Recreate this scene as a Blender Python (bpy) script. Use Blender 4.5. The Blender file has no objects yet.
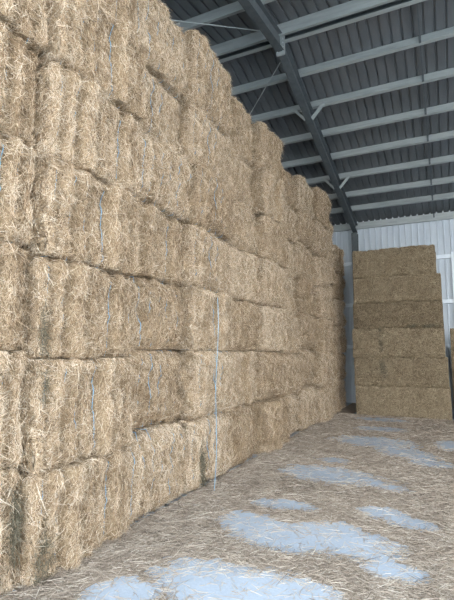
import bpy, math, random
import numpy as np
from mathutils import Vector, Matrix, noise
R = math.radians
rng = np.random.default_rng(7)
random.seed(7)
SC = bpy.context.scene
COL = SC.collection

# ------------------------------------------------------------------ helpers
def link(o, parent=None):
    COL.objects.link(o)
    if parent is not None:
        o.parent = parent
    return o

def tag(o, label=None, cat=None, group=None, kind=None):
    if label: o['label'] = label
    if cat: o['category'] = cat
    if group: o['group'] = group
    if kind: o['kind'] = kind
    return o

def empty(name, loc=(0, 0, 0), rz=0.0):
    o = bpy.data.objects.new(name, None)
    o.empty_display_size = 0.2
    o.location = loc
    o.rotation_euler = (0, 0, rz)
    return link(o)

def mesh_np(name, V, F, mat, attr=None, smooth=False):
    """V (n,3); F list of arrays of faces with the same corner count"""
    me = bpy.data.meshes.new(name)
    V = np.asarray(V, np.float32)
    loops = np.concatenate([f.reshape(-1) for f in F]).astype(np.int32)
    sizes = np.concatenate([np.full(len(f), f.shape[1]) for f in F]).astype(np.int32)
    starts = np.concatenate([[0], np.cumsum(sizes)[:-1]]).astype(np.int32)
    me.vertices.add(len(V)); me.vertices.foreach_set('co', V.ravel())
    me.loops.add(len(loops)); me.loops.foreach_set('vertex_index', loops)
    me.polygons.add(len(sizes)); me.polygons.foreach_set('loop_start', starts)
    me.polygons.foreach_set('loop_total', sizes)
    if smooth:
        me.polygons.foreach_set('use_smooth', np.ones(len(sizes), bool))
    me.update(calc_edges=True)
    if attr is not None:
        for k, a in attr.items():
            at = me.attributes.new(k, 'FLOAT', 'POINT')
            at.data.foreach_set('value', np.asarray(a, np.float32))
    me.validate()
    me.materials.append(mat)
    return me

class MB:
    """collects boxes, prisms and tubes into one mesh"""
    def __init__(s): s.v = []; s.f = []
    def box(s, x0, x1, y0, y1, z0, z1):
        b = len(s.v)
        s.v += [(x, y, z) for x in (x0, x1) for y in (y0, y1) for z in (z0, z1)]
        s.f += [tuple(b + i for i in q) for q in
                ((0, 1, 3, 2), (4, 6, 7, 5), (0, 4, 5, 1), (2, 3, 7, 6), (0, 2, 6, 4), (1, 5, 7, 3))]
        return s
    def prism(s, prof, p0, p1, ax, ay):
        """closed profile (a,b) swept from p0 to p1; ax, ay are the profile axes"""
        p0, p1, ax, ay = Vector(p0), Vector(p1), Vector(ax), Vector(ay)
        b = len(s.v); n = len(prof)
        for p in (p0, p1):
            s.v += [tuple(p + ax * a + ay * c) for a, c in prof]
        for i in range(n):
            j = (i + 1) % n
            s.f.append((b + i, b + j, b + n + j, b + n + i))
        s.f.append(tuple(b + i for i in reversed(range(n))))
        s.f.append(tuple(b + n + i for i in range(n)))
        return s
    def tube(s, pts, r, n=6):
        pts = [Vector(p) for p in pts]
        b = len(s.v)
        for i, p in enumerate(pts):
            t = (pts[min(i + 1, len(pts) - 1)] - pts[max(i - 1, 0)]).normalized()
            a = t.cross(Vector((0.31, 0.9, 0.22))).normalized(); c = t.cross(a)
            for k in range(n):
                w = 2 * math.pi * k / n
                s.v.append(tuple(p + (a * math.cos(w) + c * math.sin(w)) * r))
        for i in range(len(pts) - 1):
            for k in range(n):
                q = (k + 1) % n
                s.f.append((b + i * n + k, b + i * n + q, b + (i + 1) * n + q, b + (i + 1) * n + k))
        s.f.append(tuple(b + k for k in reversed(range(n))))
        e = b + (len(pts) - 1) * n
        s.f.append(tuple(e + k for k in range(n)))
        return s
    def mesh(s, name, mat, smooth=False):
        me = bpy.data.meshes.new(name)
        me.from_pydata(s.v, [], s.f); me.update()
        import bmesh
        bm = bmesh.new(); bm.from_mesh(me)
        bmesh.ops.recalc_face_normals(bm, faces=bm.faces); bm.to_mesh(me); bm.free()
        if smooth:
            me.polygons.foreach_set('use_smooth', [True] * len(me.polygons))
        me.materials.append(mat)
        return me
    def build(s, name, mat, parent=None, smooth=False):
        return link(bpy.data.objects.new(name, s.mesh(name, mat, smooth)), parent)

# ------------------------------------------------------------------ materials
class NT:
    def __init__(s, name):
        s.m = bpy.data.materials.new(name); s.m.use_nodes = True
        s.t = s.m.node_tree; s.t.nodes.clear()
        s.out = s.n('ShaderNodeOutputMaterial'); s.b = s.n('ShaderNodeBsdfPrincipled')
        s.l(s.b.outputs[0], s.out.inputs[0])
    def n(s, t, **k):
        q = s.t.nodes.new(t)
        for a, v in k.items(): setattr(q, a, v)
        return q
    def l(s, a, b): s.t.links.new(a, b)
    def noise(s, scale, detail=4, rough=.6, vec=None, dist=0):
        q = s.n('ShaderNodeTexNoise'); q.inputs['Scale'].default_value = scale
        q.inputs['Detail'].default_value = detail; q.inputs['Roughness'].default_value = rough
        q.inputs['Distortion'].default_value = dist
        if vec is not None: s.l(vec, q.inputs['Vector'])
        return q.outputs['Fac']
    def coord(s, kind='Object', scale=(1, 1, 1)):
        c = s.n('ShaderNodeTexCoord'); m = s.n('ShaderNodeMapping')
        m.inputs['Scale'].default_value = scale
        s.l(c.outputs[kind], m.inputs['Vector']); return m.outputs[0]
    def ramp(s, fac, stops):
        q = s.n('ShaderNodeValToRGB'); s.l(fac, q.inputs[0]); e = q.color_ramp.elements
        while len(e) < len(stops): e.new(.5)
        for i, (p, c) in enumerate(stops):
            e[i].position = p; e[i].color = tuple(c) + (1,)
        return q.outputs[0]
    def math(s, op, a, b):
        q = s.n('ShaderNodeMath', operation=op)
        for i, v in enumerate((a, b)):
            if isinstance(v, (int, float)): q.inputs[i].default_value = v
            else: s.l(v, q.inputs[i])
        return q.outputs[0]
    def mix(s, fac, a, b, mode='MIX'):
        q = s.n('ShaderNodeMix', data_type='RGBA', blend_type=mode)
        for i, v in ((0, fac), (6, a), (7, b)):
            if isinstance(v, (int, float)): q.inputs[i].default_value = v
            elif isinstance(v, tuple): q.inputs[i].default_value = v + (1,)
            else: s.l(v, q.inputs[i])
        return q.outputs[2]
    def bump(s, h, strength=.5, dist=.01):
        q = s.n('ShaderNodeBump'); q.inputs['Strength'].default_value = strength
        q.inputs['Distance'].default_value = dist; s.l(h, q.inputs['Height'])
        s.l(q.outputs[0], s.b.inputs['Normal'])
    def done(s, col=None, rough=.8, metal=0, spec=.3):
        if col is not None:
            if isinstance(col, tuple): s.b.inputs['Base Color'].default_value = col + (1,)
            else: s.l(col, s.b.inputs['Base Color'])
        s.b.inputs['Roughness'].default_value = rough
        s.b.inputs['Metallic'].default_value = metal
        s.b.inputs['Specular IOR Level'].default_value = spec
        return s.m

def straw_mat(name, stops, vary=.22):
    t = NT(name)
    a = t.n('ShaderNodeAttribute', attribute_name='tint')
    oi = t.n('ShaderNodeObjectInfo')
    vec = t.coord('Object')
    big = t.noise(3.2, 3, .6, vec)
    f = t.math('ADD', a.outputs['Fac'], t.math('MULTIPLY', t.math('SUBTRACT', big, .5), .55))
    f = t.math('ADD', f, t.math('MULTIPLY', t.math('SUBTRACT', oi.outputs['Random'], .5), vary))
    return t.done(t.ramp(f, stops), .75, 0, .25)

def core_mat(name, stops, sc=(1, 1, 1)):
    t = NT(name)
    vec = t.coord('Object', sc)
    n1 = t.noise(70, 5, .75, vec, .6)
    n2 = t.noise(9, 4, .6, t.coord('Object'))
    f = t.math('ADD', t.math('MULTIPLY', n1, .7), t.math('MULTIPLY', n2, .3))
    t.bump(n1, .9, .02)
    return t.done(t.ramp(f, stops), .9, 0, .15)

S_NEAR = [(.0, (.15, .095, .055)), (.3, (.42, .295, .175)), (.6, (.69, .53, .36)), (1, (.96, .85, .69))]
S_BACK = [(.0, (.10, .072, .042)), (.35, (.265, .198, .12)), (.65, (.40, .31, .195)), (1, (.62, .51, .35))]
S_LITT = [(.0, (.16, .122, .09)), (.3, (.37, .295, .226)), (.65, (.53, .44, .345)), (1, (.78, .69, .575))]
C_NEAR = [(.3, (.12, .08, .045)), (.5, (.35, .255, .155)), (.7, (.58, .46, .31))]
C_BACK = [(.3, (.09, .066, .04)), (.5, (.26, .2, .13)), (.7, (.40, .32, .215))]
C_LITT = [(.3, (.20, .155, .117)), (.5, (.37, .297, .23)), (.7, (.52, .435, .345))]
M = {}
M['straw'] = straw_mat('straw', S_NEAR)
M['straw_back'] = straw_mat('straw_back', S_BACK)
M['litter'] = straw_mat('litter_straw', S_LITT, 0)
M['core'] = core_mat('straw_core', C_NEAR, (1, 1, .4))
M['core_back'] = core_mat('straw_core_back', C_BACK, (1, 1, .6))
M['litter_bed'] = core_mat('litter_bed', C_LITT)
t = NT('mouldy_straw'); M['mould'] = t.done(t.ramp(t.noise(30, 3, .6, t.coord()), [(.3, (.10, .09, .06)), (.7, (.26, .23, .165))]), .9, 0, .1)
t = NT('blue_twine'); M['twine'] = t.done((.25, .46, .64), .5, 0, .4)
t = NT('pale_twine'); M['twine_pale'] = t.done((.28, .50, .66), .5, 0, .4)

t = NT('galvanised'); nz = t.noise(14, 4, .6, t.coord('Object', (.15, 1, 1)))
M['galv'] = t.done(t.ramp(nz, [(.3, (.34, .37, .365)), (.7, (.45, .48, .465))]), .45, .25, .5)
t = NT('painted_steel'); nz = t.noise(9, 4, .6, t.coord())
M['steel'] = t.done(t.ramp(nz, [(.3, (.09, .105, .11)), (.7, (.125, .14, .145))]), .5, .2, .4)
t = NT('roof_sheet'); nz = t.noise(4, 4, .6, t.coord('Object', (1, .2, 1)))
M['roof'] = t.done(t.ramp(nz, [(.3, (.12, .129, .135)), (.7, (.165, .175, .182))]), .45, .3, .5)
t = NT('wall_sheet'); nz = t.noise(5, 4, .6, t.coord('Object', (1, 1, .2)))
M['sheet'] = t.done(t.ramp(nz, [(.3, (.54, .595, .64)), (.7, (.64, .69, .73))]), .45, .1, .5)
t = NT('white_steel'); M['white'] = t.done((.80, .86, .90), .4, .1, .5)
t = NT('bolt_steel'); M['bolt'] = t.done((.55, .57, .58), .35, .6, .5)
t = NT('concrete'); n1 = t.noise(2.2, 6, .65, t.coord()); n2 = t.noise(45, 4, .7, t.coord())
c = t.ramp(n1, [(.3, (.38, .425, .475)), (.7, (.50, .55, .605))])  # bluish sky cast is put into the base colour
c = t.mix(.35, c, t.ramp(n2, [(.3, (.25, .29, .34)), (.7, (.52, .57, .64))]))
t.bump(n2, .25, .004); M['concrete'] = t.done(c, .75, 0, .35)
t = NT('gravel'); n1 = t.noise(25, 5, .7, t.coord()); M['gravel'] = t.done(t.ramp(n1, [(.3, (.34, .33, .31)), (.7, (.52, .51, .48))]), .9, 0, .2)

# ------------------------------------------------------------------ straw bales
def nz3(P, s, seed):
    o = Vector((seed * 13.1, seed * 7.7, seed * 3.3))
    return np.array([noise.noise(Vector(p) * s + o) for p in P])

def make_shape(w, h, d, seed, strings, groove, rough, r=.12, lob=.028):
    """returns f(P)->P' for points P on the box x in [-d/2,d/2], y in [-w/2,w/2], z in [0,h]; the seen face is +x"""
    lobes = np.random.default_rng(seed).normal(0, lob, len(strings) + 1)
    def f(P):
        P = np.array(P, float)
        lim = np.array([d / 2, w / 2, h / 2]); c = P - np.array([0, 0, h / 2])
        inner = np.clip(c, -(lim - r), lim - r); q = c - inner
        n = np.linalg.norm(q, axis=1, keepdims=True); n[n == 0] = 1
        nrm = q / n
        out = inner + nrm * r
        amp = rough * (.045 * nz3(out, 2.6, seed) + .026 * nz3(out, 8, seed + 5) + .016 * nz3(out, 22, seed + 9))
        front = np.clip((c[:, 0] - (d / 2 - .25)) / .25, 0, 1)
        if len(strings):
            y = c[:, 1]; ss = np.array(strings) + .012 * nz3(np.c_[0 * y, 0 * y, c[:, 2]], 4, seed + 3)[:, None] * 1.0
            dist = np.abs(y[:, None] - ss).min(1)
            idx = np.searchsorted(strings, y)
            amp = amp - front * groove * np.exp(-(dist / .040) ** 2) + front * lobes[idx] * np.clip(dist / .05, 0, 1)
            amp = amp + front * .03 * (np.abs(c[:, 2]) / (h / 2)) ** 2
        out = out + nrm * amp[:, None]
        out[:, 2] += h / 2
        # bed the bottom and the top flat so that bales rest on each other
        out[:, 2] = np.clip(out[:, 2], 0.0, h); out[:, 1] = np.clip(out[:, 1], -w / 2, w / 2)
        return out, nrm
    return f

def core_mesh(name, f, w, h, d, mat, fy=.026):
    ny = int(w / fy); nzz = int(h / .026)
    xs = np.concatenate([np.linspace(-d / 2, d / 2 - .3, 6), np.linspace(d / 2 - .3, d / 2, 9)[1:]])
    ys = np.linspace(-w / 2, w / 2, ny + 1); zs = np.linspace(0, h, nzz + 1)
    idx = {}; V = []; F = []
    def vid(i, j, k):
        key = (i, j, k)
        if key not in idx:
            idx[key] = len(V); V.append((xs[i], ys[j], zs[k]))
        return idx[key]
    nx = len(xs) - 1
    for j in range(ny):
        for k in range(nzz):
            F.append((vid(nx, j, k), vid(nx, j + 1, k), vid(nx, j + 1, k + 1), vid(nx, j, k + 1)))
            if j % 1 == 0: F.append((vid(0, j, k), vid(0, j, k + 1), vid(0, j + 1, k + 1), vid(0, j + 1, k)))
    for i in range(nx):
        for k in range(nzz):
            F.append((vid(i, 0, k), vid(i + 1, 0, k), vid(i + 1, 0, k + 1), vid(i, 0, k + 1)))
            F.append((vid(i, ny, k), vid(i, ny, k + 1), vid(i + 1, ny, k + 1), vid(i + 1, ny, k)))
        for j in range(ny):
            F.append((vid(i, j, 0), vid(i, j + 1, 0), vid(i + 1, j + 1, 0), vid(i + 1, j, 0)))
            F.append((vid(i, j, nzz), vid(i + 1, j, nzz), vid(i + 1, j + 1, nzz), vid(i, j + 1, nzz)))
    P, _ = f(np.array(V))
    return mesh_np(name, P, [np.array(F)], mat, smooth=True)

def strands(root, d0, bend, length, width, tint):
    """bent three-sided stalks; root, d0 (unit), bend (added at the tip): (n,3)"""
    n = len(root)
    length = length[:, None]; width = width[:, None]
    p0 = root; p1 = root + d0 * length * .5 + bend * length * .22; p2 = root + d0 * length * .95 + bend * length * .9
    rnd = rng.normal(size=(n, 3)); a = np.cross(d0, rnd); a /= np.linalg.norm(a, axis=1, keepdims=True) + 1e-9
    b = np.cross(d0, a)
    V = np.empty((n, 9, 3))
    for s, (p, k) in enumerate(((p0, 1.), (p1, .95), (p2, .55))):
        for q in range(3):
            w = 2 * math.pi * q / 3
            V[:, s * 3 + q] = p + (a * math.cos(w) + b * math.sin(w)) * width * .5 * k
    base = (np.arange(n) * 9)[:, None, None]
    quad = np.array([[s * 3 + q, s * 3 + (q + 1) % 3, s * 3 + 3 + (q + 1) % 3, s * 3 + 3 + q] for s in range(2) for q in range(3)])
    F4 = (base + quad[None]).reshape(-1, 4)
    F3 = (np.arange(n) * 9)[:, None] + np.array([[6, 7, 8]])
    return V.reshape(-1, 3), [F4, F3], {'tint': np.repeat(tint, 9)}

def bale_straws(name, f, w, h, d, strings, n, mat, L, out_tilt, vert, width, sides=.2):
    e = .16
    nf = int(n * (1 - sides))
    y = rng.uniform(-w / 2, w / 2, nf); z = rng.uniform(0, h, nf); x = np.full(nf, d / 2)
    if len(strings):
        dist = np.abs(y[:, None] - np.array(strings)).min(1)
        keep = (dist > .022) | (rng.random(nf) < .15)
        y, z, x = y[keep], z[keep], x[keep]
    m = n - nf
    fx = d / 2 - rng.random(m) ** 1.6 * e * 1.8
    s = rng.integers(0, 4, m)
    yy = np.where(s == 0, -w / 2, np.where(s == 1, w / 2, rng.uniform(-w / 2, w / 2, m)))
    zz = np.where(s == 2, 0, np.where(s == 3, h, rng.uniform(0, h, m)))
    P = np.c_[np.r_[x, fx], np.r_[y, yy], np.r_[z, zz]]
    Q, N = f(P)
    k = len(Q)
    # tangent direction: mostly along the layers, some anywhere
    T = rng.normal(size=(k, 3)); T[:, 2] *= vert
    T -= N * (T * N).sum(1, keepdims=True); T /= np.linalg.norm(T, axis=1, keepdims=True) + 1e-9
    tl = np.abs(rng.normal(out_tilt, out_tilt * .6, k))[:, None]
    D = T + N * tl; D /= np.linalg.norm(D, axis=1, keepdims=True)
    B = rng.normal(0, .22, (k, 3)) - N * tl * .55; B[:, 2] -= .16
    length = np.clip(rng.gamma(5, L / 5, k), .025, L * 2.3)
    root = Q - D * (length * .35)[:, None] + N * .006
    tint = np.clip(rng.normal(.5, .28, k), 0, 1)
    wd = rng.uniform(width * .65, width * 1.35, k)
    V, F, A = strands(root, D, B, length, wd, tint)
    V[:, 1] = np.clip(V[:, 1], -w / 2 - .004, w / 2 + .004); V[:, 2] = np.clip(V[:, 2], -.001 if len(strings) else -.02, h + .001 if len(strings) else h + .02)
    return mesh_np(name, V, F, mat, A)

W1, H1, D1 = 1.172, .85, 2.4
STR = [-.47, -.285, -.095, .095, .285, .47]
VAR = []
for v in range(8):
    strong = v < 4
    ss = sorted([s + random.uniform(-.022, .022) for s in STR])
    f = make_shape(W1, H1, D1, v + 1, ss, .12 if strong else .045, 1.35 if strong else 1.9, .09 if strong else .19, .026 if strong else .008)
    core = core_mesh('straw_block', f, W1, H1, D1, M['core'])
    fuzz = bale_straws('loose_straw', f, W1, H1, D1, ss, 19000, M['straw'], .082, .36, 1.3, .0034, .32)
    tw = []
    for s in ss:
        zz = np.linspace(.03, H1 - .03, 22)
        pts, _ = f(np.c_[np.full(22, D1 / 2), np.full(22, s), zz])
        pts[:, 0] += .046 if strong else .018
        pts = [tuple(p) for p in pts]
        pts = [(D1 / 2 - .25, s, .012), (D1 / 2 - .10, s, .012)] + pts + [(D1 / 2 - .10, s, H1 - .012), (D1 / 2 - .25, s, H1 - .012)]
        tw.append(MB().tube(pts, .004, 5).mesh('twine', M['twine'], True))
    VAR.append((core, fuzz, tw))

ORD = ['bottom', 'second', 'third', 'fourth', 'fifth', 'sixth', 'seventh', 'eighth', 'ninth', 'tenth', 'eleventh']
ZB = [0, .875, 1.725, 2.53, 3.34, 4.15, 4.98, 5.92]
Y0, DY, XF = 1.3, 1.195, -2.87
COLNAME = ['nearest column', 'second column', 'third column', 'fourth column', 'fifth column', 'sixth column',
           'seventh column', 'eighth column', 'ninth column', 'tenth column', 'farthest column']
coloff = [.0, .05, -.07, .06, -.05, .06, -.07, .0, .13, .0, .02]
ROWOFF = {(1, 5): .12, (1, 4): .06, (1, 3): .07, (1, 2): -.0, (2, 5): -.06, (2, 4): .10, (2, 3): -.03, (2, 2): -.02, (0, 5): .06, (0, 4): -.03, (0, 3): .0, (0, 2): .01, (3, 4): .05, (3, 3): -.03, (4, 3): .06, (5, 3): .05, (4, 4): .0}
def rowtxt(r, n):
    if r == 0: return 'bottom row'
    if r == n - 1: return 'top row'
    return ORD[r] + ' row from bottom'

def bale(name, loc, rz, core, fuzz, twines, sz, label, group, sy=1.0):
    t = empty(name, loc, rz)
    t.scale = (1, sy, sz)
    tag(t, label, 'straw bale', group)
    link(bpy.data.objects.new('straw_block', core), t)
    o = link(bpy.data.objects.new('loose_straw', fuzz), t); o['kind'] = 'stuff'
    for m in twines:
        w = link(bpy.data.objects.new('twine', m), t)
    return t

BALES = {}
for c in range(11):
    zb = list(ZB)
    if c == 3: zb[7] = 6.02
    if c == 6: zb[6:] = [4.86, 5.60]
    if c == 7: zb[6:] = [4.88, 5.68]
    if c == 8: zb[7] = 5.9
    if c == 9: zb = [0, .92, 1.82, 2.72, 3.62, 4.52, 5.45]
    if c == 10: zb = [0, .83, 1.64, 2.44, 3.24, 4.04, 4.82]
    cj = random.uniform(-.05, .05)
    n = len(zb) - 1
    for r in range(n):
        z0 = zb[r] + (cj if 0 < r else 0); z1 = zb[r + 1] + cj
        v = (c * 3 + r * 5 + (c * r) % 4) % 4 + (0 if c <= 1 or (c + r) % 5 == 0 else 4)
        core, fuzz, tw = VAR[v]
        x = XF - D1 / 2 + coloff[c] + ROWOFF.get((c, r), random.uniform(-.06, .06))
        look = 'pale tan straw bale'
        if c <= 3: look = 'blue-twined straw bale'
        if (c, r) in ((0, 0), (1, 0), (3, 0)): look = 'mould-stained straw bale'
        b = bale('straw_bale', (x, Y0 + DY * (c + .5) + random.uniform(-.002, .002), z0), R(random.uniform(-.2, .2)),
                 core, fuzz, tw if c <= 3 else [], (z1 - z0 - .004) / H1,
                 '%s, %s, %s along long left stack' % (look, rowtxt(r, n), COLNAME[c]) if c < 10 else
                 'pale tan straw bale, %s, farthest column of long left stack' % rowtxt(r, n),
                 'straw bales in the long left stack', 1.0)
        BALES[c, r] = b

# mouldy tufts on bales (parts of those bales)
def tuft(b, pts, n, sx, sy_, sz_, L=.09):
    P = []
    for (y, z) in pts:
        P.append(np.c_[rng.normal(D1 / 2 + .015, sx, n), rng.normal(y, sy_, n), rng.normal(z, sz_, n)])
    P = np.concatenate(P); k = len(P)
    P[:, 2] = np.clip(P[:, 2], .04, .82)
    yl = .588 if D1 > 2 else 1.1
    D = rng.normal(size=(k, 3)); D[:, 0] = np.abs(D[:, 0]) * .4; D[:, 2] *= 1.6; D /= np.linalg.norm(D, axis=1, keepdims=True)
    V, F, A = strands(P, D, rng.normal(0, .2, (k, 3)), rng.uniform(.4, 1.3, k) * L, rng.uniform(.003, .005, k), rng.random(k))
    V[:, 1] = np.clip(V[:, 1], -yl, yl)
    o = link(bpy.data.objects.new('mouldy_straw', mesh_np('mouldy_straw', V, F, M['mould'], A)), b)
    o['kind'] = 'stuff'; o['label'] = 'dark mouldy straw'
tuft(BALES[0, 0], [(.545, .55), (.54, .40)], 130, .012, .018, .09)
tuft(BALES[1, 0], [(-.53, .12), (-.52, .25), (-.42, .18), (-.47, .33)], 42, .012, .04, .09)
tuft(BALES[1, 2], [(-.54, .3), (-.53, .15)], 60, .012, .02, .08)
tuft(BALES[1, 1], [(-.54, .65)], 60, .012, .02, .08)
tuft(BALES[3, 0], [(-.28, .1), (-.30, .28), (-.34, .42)], 120, .012, .016, .06)

# back stack: bales lie lengthwise across the back wall
W2, H2, D2 = 2.30, .73, 1.15
VB = []
for v in range(3):
    f = make_shape(W2, H2, D2, v + 21, [], 0, 1.0, .075)
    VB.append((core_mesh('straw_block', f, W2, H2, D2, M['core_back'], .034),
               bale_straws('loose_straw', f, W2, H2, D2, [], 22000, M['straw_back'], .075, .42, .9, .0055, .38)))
zb2 = [0, .79, 1.56, 2.32, 3.03, 3.73, 4.49]
xs2 = [.02, .0, -.04, -.02, -.01, -.06]
BACK = []
for r in range(6):
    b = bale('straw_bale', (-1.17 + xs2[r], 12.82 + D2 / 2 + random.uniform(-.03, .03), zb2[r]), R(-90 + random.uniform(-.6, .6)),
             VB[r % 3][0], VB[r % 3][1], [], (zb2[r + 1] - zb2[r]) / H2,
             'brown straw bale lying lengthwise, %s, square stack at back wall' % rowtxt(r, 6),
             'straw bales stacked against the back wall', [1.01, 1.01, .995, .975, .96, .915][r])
    BACK.append(b)
for r in range(3):
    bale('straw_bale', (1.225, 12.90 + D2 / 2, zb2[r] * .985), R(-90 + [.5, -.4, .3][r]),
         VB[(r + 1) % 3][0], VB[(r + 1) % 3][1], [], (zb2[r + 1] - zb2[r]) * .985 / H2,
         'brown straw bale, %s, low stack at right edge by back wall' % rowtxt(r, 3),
         'straw bales in the low right stack')
D1_ = D1
D1 = D2
tuft(BACK[2], [(-.42, .55), (-.40, .35)], 260, .012, .03, .12, .06)
tuft(BACK[1], [(-.42, .5), (-.38, .35)], 260, .012, .04, .10, .06)
tuft(BACK[3], [(.45, .04), (.75, .03), (.95, .05)], 220, .012, .09, .02, .06)
D1 = D1_

# loose blue twine hanging down the face of the left stack
pts = []
for i in range(40):
    u = i / 39
    z = 2.42 * (1 - u) + .012
    pts.append((-2.69 + .012 * math.sin(u * 9) + .05 * max(0, u - .8), 5.33 + .012 * math.sin(u * 8 + 1) - .05 - .11 * (max(0, u - .6) / .4) ** 1.3, z))
o = MB().tube(pts, .0036, 6).build('baling_twine', M['twine_pale'], None, True)
tag(o, 'loose pale blue twine hanging down the long left stack to the floor', 'twine')

# ------------------------------------------------------------------ floor, ground, litter
XL, XR, YB, YF = -8.65, 9.35, 15.75, -.15
o = MB().box(XL, XR, YF, YB, -.15, 0).build('floor', M['concrete']); tag(o, kind='structure')
o = MB().box(-60, 60, -60, YF, -.25, -.03).build('ground', M['gravel']); tag(o, kind='structure')

BARE = [  # bare concrete showing through the litter: x, y, half-length x, half-width y, turn
    (-1.55, 12.2, .70, .40, 0), (-1.45, 10.8, .60, .36, 0), (-1.45, 9.3, .85, .55, -4), (-.75, 8.5, .62, .42, -35), (-.3, 7.9, .4, .28, -10),
    (-1.55, 6.62, .80, .46, -8), (-.78, 6.35, .28, .16, -10), (-1.75, 7.45, .30, .22, 0), (-1.75, 5.14, .38, .16, 8), (-.72, 5.36, .28, .18, 0), (-.40, 5.17, .28, .17, -8),
    (-1.02, 4.42, .60, .40, -10), (-.46, 4.02, .27, .18, -8), (-1.8, 4.42, .52, .30, -15), (-1.4, 4.2, .5, .24, 10),
    (-1.45, 3.22, .72, .42, 5), (-2.2, 2.80, .30, .27, 40), (-1.0, 2.9, .8, .4, 0), (.05, 9.5, .35, .6, 0)]
def cover(P):
    """1 = litter, 0 = bare"""
    x, y = P[:, 0], P[:, 1]
    wob = np.array([noise.noise(Vector((a * 1.7, b * 1.7, 4.2))) * .17 + noise.noise(Vector((a * 6, b * 5, 1.2))) * .10 for a, b in zip(x, y)])
    wob2 = np.array([noise.noise(Vector((a * 15, b * 11, 8.2))) for a, b in zip(x, y)])
    m = np.full(len(x), 9.)
    for cx, cy, a, b, ang in BARE:
        c, s = math.cos(R(ang)), math.sin(R(ang))
        u = ((x - cx) * c + (y - cy) * s) / a; v = (-(x - cx) * s + (y - cy) * c) / b
        m = np.minimum(m, np.sqrt(u * u + v * v))
    return np.clip((m - 1) * 1.6 + wob * 2.2 + wob2 * .55, -1, 1)
gx = np.arange(-2.86, 3.4, .045); gy = np.arange(.4, 15.4, .05)
GX, GY = np.meshgrid(gx, gy); G = np.c_[GX.ravel(), GY.ravel()]
cv = cover(G)
hz = np.array([noise.noise(Vector((a * 9, b * 9, 2))) * .012 + noise.noise(Vector((a * 30, b * 30, 5))) * .008 for a, b in G])
edge = np.exp(-np.maximum(G[:, 0] + 2.95, 0) / .22) * .05
z = np.where(cv > 0, .004 + np.clip(cv, 0, .6) * .014 + hz * .7 + edge, -.02 + cv * .02)
nx_, ny_ = len(gx), len(gy)
I = np.arange(nx_ * ny_).reshape(ny_, nx_)
Fq = np.stack([I[:-1, :-1], I[:-1, 1:], I[1:, 1:], I[1:, :-1]], -1).reshape(-1, 4)
Fq = Fq[(z[Fq] > -.03).any(1) & ((G[Fq][:, :, 1].max(1) < 12.80) | (G[Fq][:, :, 0].max(1) < -2.40))]
used = np.unique(Fq); mp = np.full(len(G), -1); mp[used] = np.arange(len(used))
o = link(bpy.data.objects.new('straw_litter', mesh_np('straw_litter', np.c_[G, z][used], [mp[Fq]], M['litter_bed'], smooth=True)))
tag(o, 'trodden straw litter covering the floor between the stacks', 'straw litter', kind='stuff'); LIT = o

def scatter(n, x0, x1, y0, y1, bare):
    P = np.c_[rng.uniform(x0, x1, n), rng.uniform(y0, y1, n)]
    c = cover(P)
    keep = rng.random(n) < np.where(c > 0, 1.0, bare + .55 * np.exp(c / .22))
    return P[keep], c[keep]
PS = [scatter(40000, -2.84, 1.6, 1.6, 4.6, .10), scatter(36000, -2.84, 2.0, 4.6, 8.6, .09), scatter(24000, -2.84, 2.4, 8.6, 12.8, .08)]
P = np.concatenate([p for p, _ in PS]); cc = np.concatenate([c for _, c in PS]); k = len(P)
zz = np.where(cc > 0, .010 + np.clip(cc, 0, .6) * .014 + np.exp(-np.maximum(P[:, 0] + 2.95, 0) / .22) * .05, .004) + rng.uniform(0, .012, k) * (cc > 0)
far = np.clip((P[:, 1] - 3) / 8, 0, 1)
ang = rng.uniform(0, 2 * math.pi, k)
D = np.c_[np.cos(ang), np.sin(ang), rng.normal(0.03, .10, k) * (cc > 0)]; D /= np.linalg.norm(D, axis=1, keepdims=True)
Bd = rng.normal(0, .2, (k, 3)); Bd[:, 2] = -.02
V, F, A = strands(np.c_[P, zz], D, Bd, np.clip(rng.gamma(4, .0215, k), .02, .28) * (1 + .3 * far), rng.uniform(.003, .0052, k) * (1 + .6 * far),
                  np.clip(rng.normal(np.where(cc > 0, .5, .68), np.where(cc > 0, .22, .16), k), 0, 1))
V[:, 2] = np.maximum(V[:, 2], .001)
o = link(bpy.data.objects.new('scattered_straw', mesh_np('scattered_straw', V, F, M['litter'], A)), LIT)
o['kind'] = 'stuff'

# ------------------------------------------------------------------ shed shell
YR, HR, SL, SN = 7.86, 7.80, .235, .15    # ridge position, purlin underside at the ridge, slope of far and near side
def hp(y): return HR - (SL * (y - YR) if y > YR else SN * (YR - y))  # underside of the purlins
PD = .165
ca = math.cos(math.atan(SL))
def sheet_profile(x0, x1, pitch=.19, rib=.03, depth=.045):
    xs = []
    x = x0
    while x < x1 - 1e-6:
        xs += [(x, 0), (x + pitch - .046, 0), (x + pitch - .040, depth), (x + pitch - .008, depth)]
        x += pitch
    xs.append((x, 0))
    return xs
prof = sheet_profile(XL, XR, .19, .03, .032)
v = []; fcs = []
n = len(prof)
rows = [(YF - .25, hp(YF - .25) + PD / ca), (YR, HR + PD / ca), (YB + .1, hp(YB + .1) + PD / ca)]
for th in (0, .004):
    for (yy, hh) in rows:
        v += [(x, yy, hh + dz + th + .002) for x, dz in prof]
for a in range(2):
    for i in range(n - 1):
        q = [a * n + i, a * n + i + 1, (a + 1) * n + i + 1, (a + 1) * n + i]
        fcs.append(tuple(reversed(q))); fcs.append(tuple(x + 3 * n for x in q))
me = bpy.data.meshes.new('ceiling'); me.from_pydata(v, [], fcs); me.materials.append(M['roof'])
o = link(bpy.data.objects.new('ceiling', me)); tag(o, kind='structure')

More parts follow.
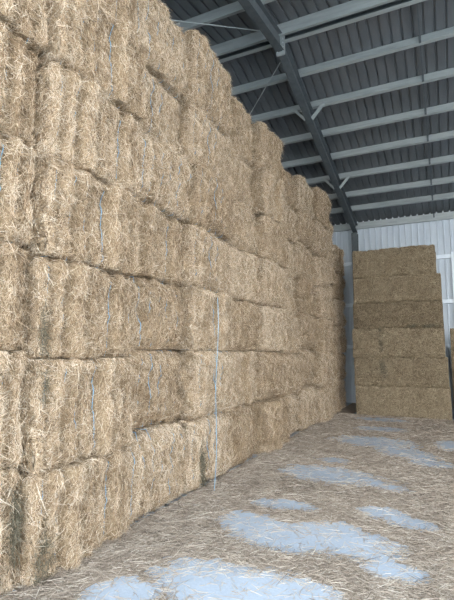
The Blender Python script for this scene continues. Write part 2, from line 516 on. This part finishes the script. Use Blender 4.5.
# back wall of vertical ribbed sheet
HE = hp(YB) + PD / ca + .03
mb = MB()
pr = [(x, -dz) for x, dz in sheet_profile(XL, XR, .19, .05, .035)]
pr2 = [(x, y + .004) for x, y in reversed(pr)]
mb.v = []; n = len(pr)
for z_ in (0, HE):
    mb.v += [(x, YB + y, z_) for x, y in pr]
for th in (.004,):
    for z_ in (0, HE):
        mb.v += [(x, YB + y + th, z_) for x, y in pr]
for i in range(n - 1):
    mb.f.append((i, i + 1, n + i + 1, n + i)); mb.f.append((2 * n + i, 3 * n + i, 3 * n + i + 1, 2 * n + i + 1))
me = bpy.data.meshes.new('wall_back'); me.from_pydata(mb.v, [], mb.f); me.materials.append(M['sheet'])
o = link(bpy.data.objects.new('wall_back', me)); tag(o, kind='structure')
# side walls (gable ends); unseen right one shortened to block light from far bales
for nm, x in (('wall_left', XL), ('wall_right_blocker', XR)):
    m = MB(); s = .03 if nm == 'wall_right_blocker' else -.03
    prf = [(YF, 0), (YB, 0), (YB, hp(YB) + PD), (YR, HR + PD), (YF, hp(YF) + PD)] if x < 0 else [(YR - 1.5, 0), (YB, 0), (YB, hp(YB) + PD), (YR, HR + PD), (YR - 1.5, hp(YR - 1.5) + PD)]
    m.prism(prf, (x, 0, 0), (x + s, 0, 0), (0, 1, 0), (0, 0, 1))
    o = m.build(nm, M['sheet']); tag(o, kind='structure')

# purlins: lipped channels
def chan(dpt, fl, lip=.018, th=.003, flip=1):
    f_ = fl * flip; t_ = th * flip
    return [(0, 0), (f_, 0), (f_, lip), (f_ - t_, lip), (f_ - t_, th), (t_, th), (t_, dpt - th), (f_ - t_, dpt - th), (f_ - t_, dpt - lip), (f_, dpt - lip), (f_, dpt), (0, dpt)]
def purlin(y, label, flip=1, dpt=PD, drop=0):
    sgn = 1 if y < YR else -1
    ang = math.atan(SN) if y < YR else -math.atan(SL)
    ax = (0, math.cos(ang), math.sin(ang)); ay = (0, -math.sin(ang), math.cos(ang))
    o = MB().prism(chan(dpt, .075, flip=flip), (XL + .03, y, hp(y) - drop), (XR - .03, y, hp(y) - drop), ax, ay).build('roof_purlin', M['galv'])
    tag(o, label, 'purlin', 'roof purlins')
    return o
YP = [14.58, 13.74, 12.76, 11.80, 10.84, 9.84, 8.86]
OW = ['first', 'second', 'third', 'fourth', 'fifth', 'sixth', 'seventh']
for i, y in enumerate(YP):
    purlin(y, 'galvanised steel roof purlin, %s out from the back wall' % OW[i])
o = purlin(8.02, 'ridge purlin darkened for ridge gap shade, with pale lower lip, just behind the gap', -1)
o.data.materials.clear(); o.data.materials.append(M['steel'])  # dark colour stands in for the shade inside the ridge gap
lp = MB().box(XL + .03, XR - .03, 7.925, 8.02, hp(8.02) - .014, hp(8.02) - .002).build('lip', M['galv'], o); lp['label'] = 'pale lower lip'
purlin(7.74, 'galvanised ridge purlin just in front of the dark ridge gap', 1, .20, .03)
for i, y in enumerate((6.68, 5.6, 4.5)):
    purlin(y, 'galvanised steel roof purlin on the near slope, %s in front of the ridge' % OW[i])
# eave purlin on the back wall
o = MB().prism(chan(.22, .07), (XL + .03, YB - .12, hp(YB) - .08), (XR - .03, YB - .12, hp(YB) - .08), (0, 1, 0), (0, 0, 1)).build('eave_purlin', M['galv'])
tag(o, 'galvanised eave purlin along the top of the back wall', 'purlin')

# portal frame: rafters meet at the ridge, column at the back wall
XC = -2.64
def isec(hw, d, tf=.012, tw=.009):
    return [(-hw, 0), (hw, 0), (hw, tf), (tw / 2, tf), (tw / 2, d - tf), (hw, d - tf), (hw, d), (-hw, d), (-hw, d - tf), (-tw / 2, d - tf), (-tw / 2, tf), (-hw, tf)]
RD = .31
pf = empty('portal_frame', (XC, YB - .3, 0))
tag(pf, 'dark grey steel portal frame, its rafters rising from back wall column to the ridge', 'steel frame')
def rel(m, name, mat, par=pf, base=(XC, YB - .3, 0)):
    m.v = [(a - base[0], b - base[1], c - base[2]) for a, b, c in m.v]
    return m.build(name, mat, par)
dz = RD / ca
m = MB().prism(isec(.075, RD), (XC, YR + .01, HR - dz), (XC, YB - .24, hp(YB - .24) - dz), (1, 0, 0), (0, SL * ca, ca)); 
far_r = rel(m, 'rafter', M['steel'])
m = MB().prism(isec(.075, RD), (XC, YR - .01, HR - dz), (XC, YF + .1, hp(YF + .1) - dz), (1, 0, 0), (0, -math.sin(math.atan(SN)), math.cos(math.atan(SN))))
near_r = rel(m, 'rafter', M['steel'])
m = MB().box(XC - .085, XC + .085, YR - .02, YR - .003, HR - dz - .07, HR - .01).box(XC - .085, XC + .085, YR + .003, YR + .02, HR - dz - .07, HR - .01)
ep = rel(m, 'apex_plate', M['galv'])
m = MB()
for sx in (-.055, .055):
    for zz_ in (.05, .13, .21, .29): m.tube([(XC + sx, YR - .04, HR - dz - .05 + zz_), (XC + sx, YR + .04, HR - dz - .05 + zz_)], .014, 6)
rel(m, 'bolt', M['bolt'], ep)
m = MB().prism([(-a, b) for a, b in isec(.09, .24)], (XC - .03, YB - .31, 0), (XC - .03, YB - .31, hp(YB - .31) - dz), (1, 0, 0), (0, 1, 0))
rel(m, 'column', M['steel'])
m = MB().box(XC - .14, XC + .14, YB - .36, YB - .03, 0, .02); rel(m, 'base_plate', M['steel'])
# fly braces from rafter to purlins
for y in (9.84, 12.76):
    for s in (-1, 1):
        p0 = Vector((XC + s * .07, y - .02, hp(y) - dz + .02)); p1 = Vector((XC + s * .36, y - .02, hp(y) + .03))
        d_ = (p1 - p0).normalized()
        m = MB().prism([(-.03, -.03), (.03, -.03), (.03, -.024), (-.024, -.024), (-.024, .03), (-.03, .03)], p0, p1, (0, 1, 0), d_.cross(Vector((0, 1, 0))))
        rel(m, 'fly_brace', M['galv'])
        
# roof bracing rods
for i, (a, b, lab) in enumerate((((-2.72, 7.39, 7.61), (-8.3, 2.16, 6.83), 'thin steel bracing rod slanting under the near roof slope from the ridge'),
                                 ((-2.72, 8.20, 7.57), (-8.3, 13.76, 6.27), 'thin steel bracing rod slanting under the far roof slope behind left stack'))):
    o = MB().tube([a, b], .011, 8).build('bracing_rod', M['galv']); tag(o, lab, 'bracing rod', 'roof bracing rods')
# bridging between the purlins
ys_ = [YB - .12] + YP + [7.92]
for i in range(len(ys_) - 1):
    a, b = ys_[i], ys_[i + 1]
    m = MB()
    ang = math.atan(SL)
    m.prism([(-.012, -.012), (.012, -.012), (.012, .012), (-.012, .012)], (-.20, a + .03, hp(a) + .10), (-.20, b + .08, hp(b + .08) + .10), (1, 0, 0), (0, math.sin(ang), math.cos(ang)))
    m.box(-.222, -.178, a - .022, a - .004, hp(a) - .02, hp(a) + .14)
    o = m.build('bridging_rod', M['steel'])
    tag(o, ('thin bridging rod between the eave purlin and first roof purlin' if i == 0 else
            'thin bridging rod between the %s roof purlin and ridge purlin' % OW[i - 1] if i == len(ys_) - 2 else
            'thin bridging rod between the %s and %s roof purlins' % (OW[i - 1], OW[i])), 'bridging rod', 'bridging rods under the roof')
# wall girts and the pale post
for z_, w in ((1.80, 'lowest'), (3.20, 'middle'), (4.62, 'uppermost')):
    o = MB().prism(chan(.12, .06, .012), (XL + .05, YB - .095, z_), (.23, YB - .095, z_), (0, 1, 0), (0, 0, 1)).build('wall_girt', M['white'])
    tag(o, '%s pale steel girt across the back wall' % w, 'girt', 'back wall girts')
o = MB().prism([(0, 0), (.07, 0), (.07, .10), (0, .10)], (.235, YB - .14, 0), (.235, YB - .14, 4.80), (1, 0, 0), (0, 1, 0)).build('steel_post', M['white'])
tag(o, 'pale steel post at back wall where the girts end, right of square stack', 'post')

# ------------------------------------------------------------------ light
w = bpy.data.worlds.new('sky'); SC.world = w; w.use_nodes = True
nt = w.node_tree; nt.nodes.clear()
out = nt.nodes.new('ShaderNodeOutputWorld'); bg = nt.nodes.new('ShaderNodeBackground'); nt.links.new(bg.outputs[0], out.inputs[0])
tc = nt.nodes.new('ShaderNodeTexCoord'); sp = nt.nodes.new('ShaderNodeSeparateXYZ'); nt.links.new(tc.outputs['Generated'], sp.inputs[0])
rp = nt.nodes.new('ShaderNodeValToRGB'); nt.links.new(sp.outputs['Z'], rp.inputs[0])
rp.color_ramp.elements[0].color = (1, 1, 1, 1); rp.color_ramp.elements[1].color = (.62, .80, 1, 1)
rp.color_ramp.elements[1].position = .8
nt.links.new(rp.outputs[0], bg.inputs[0]); bg.inputs[1].default_value = 2.2

# ------------------------------------------------------------------ camera
cam = bpy.data.cameras.new('camera'); co = link(bpy.data.objects.new('camera', cam))
co.location = (0, 0, 1.75)
co.rotation_euler = (R(90 + 6.27), 0, R(25.76))
cam.sensor_fit = 'HORIZONTAL'; cam.sensor_width = 36; cam.lens = 455 / 454 * 36
cam.clip_start = .05
SC.camera = co
SC.cycles.denoising_prefilter = 'NONE'
vs = SC.view_settings
vs.view_transform = 'Standard'; vs.look = 'None'; vs.gamma = 1; vs.use_curve_mapping = False
vs.exposure = 1.8
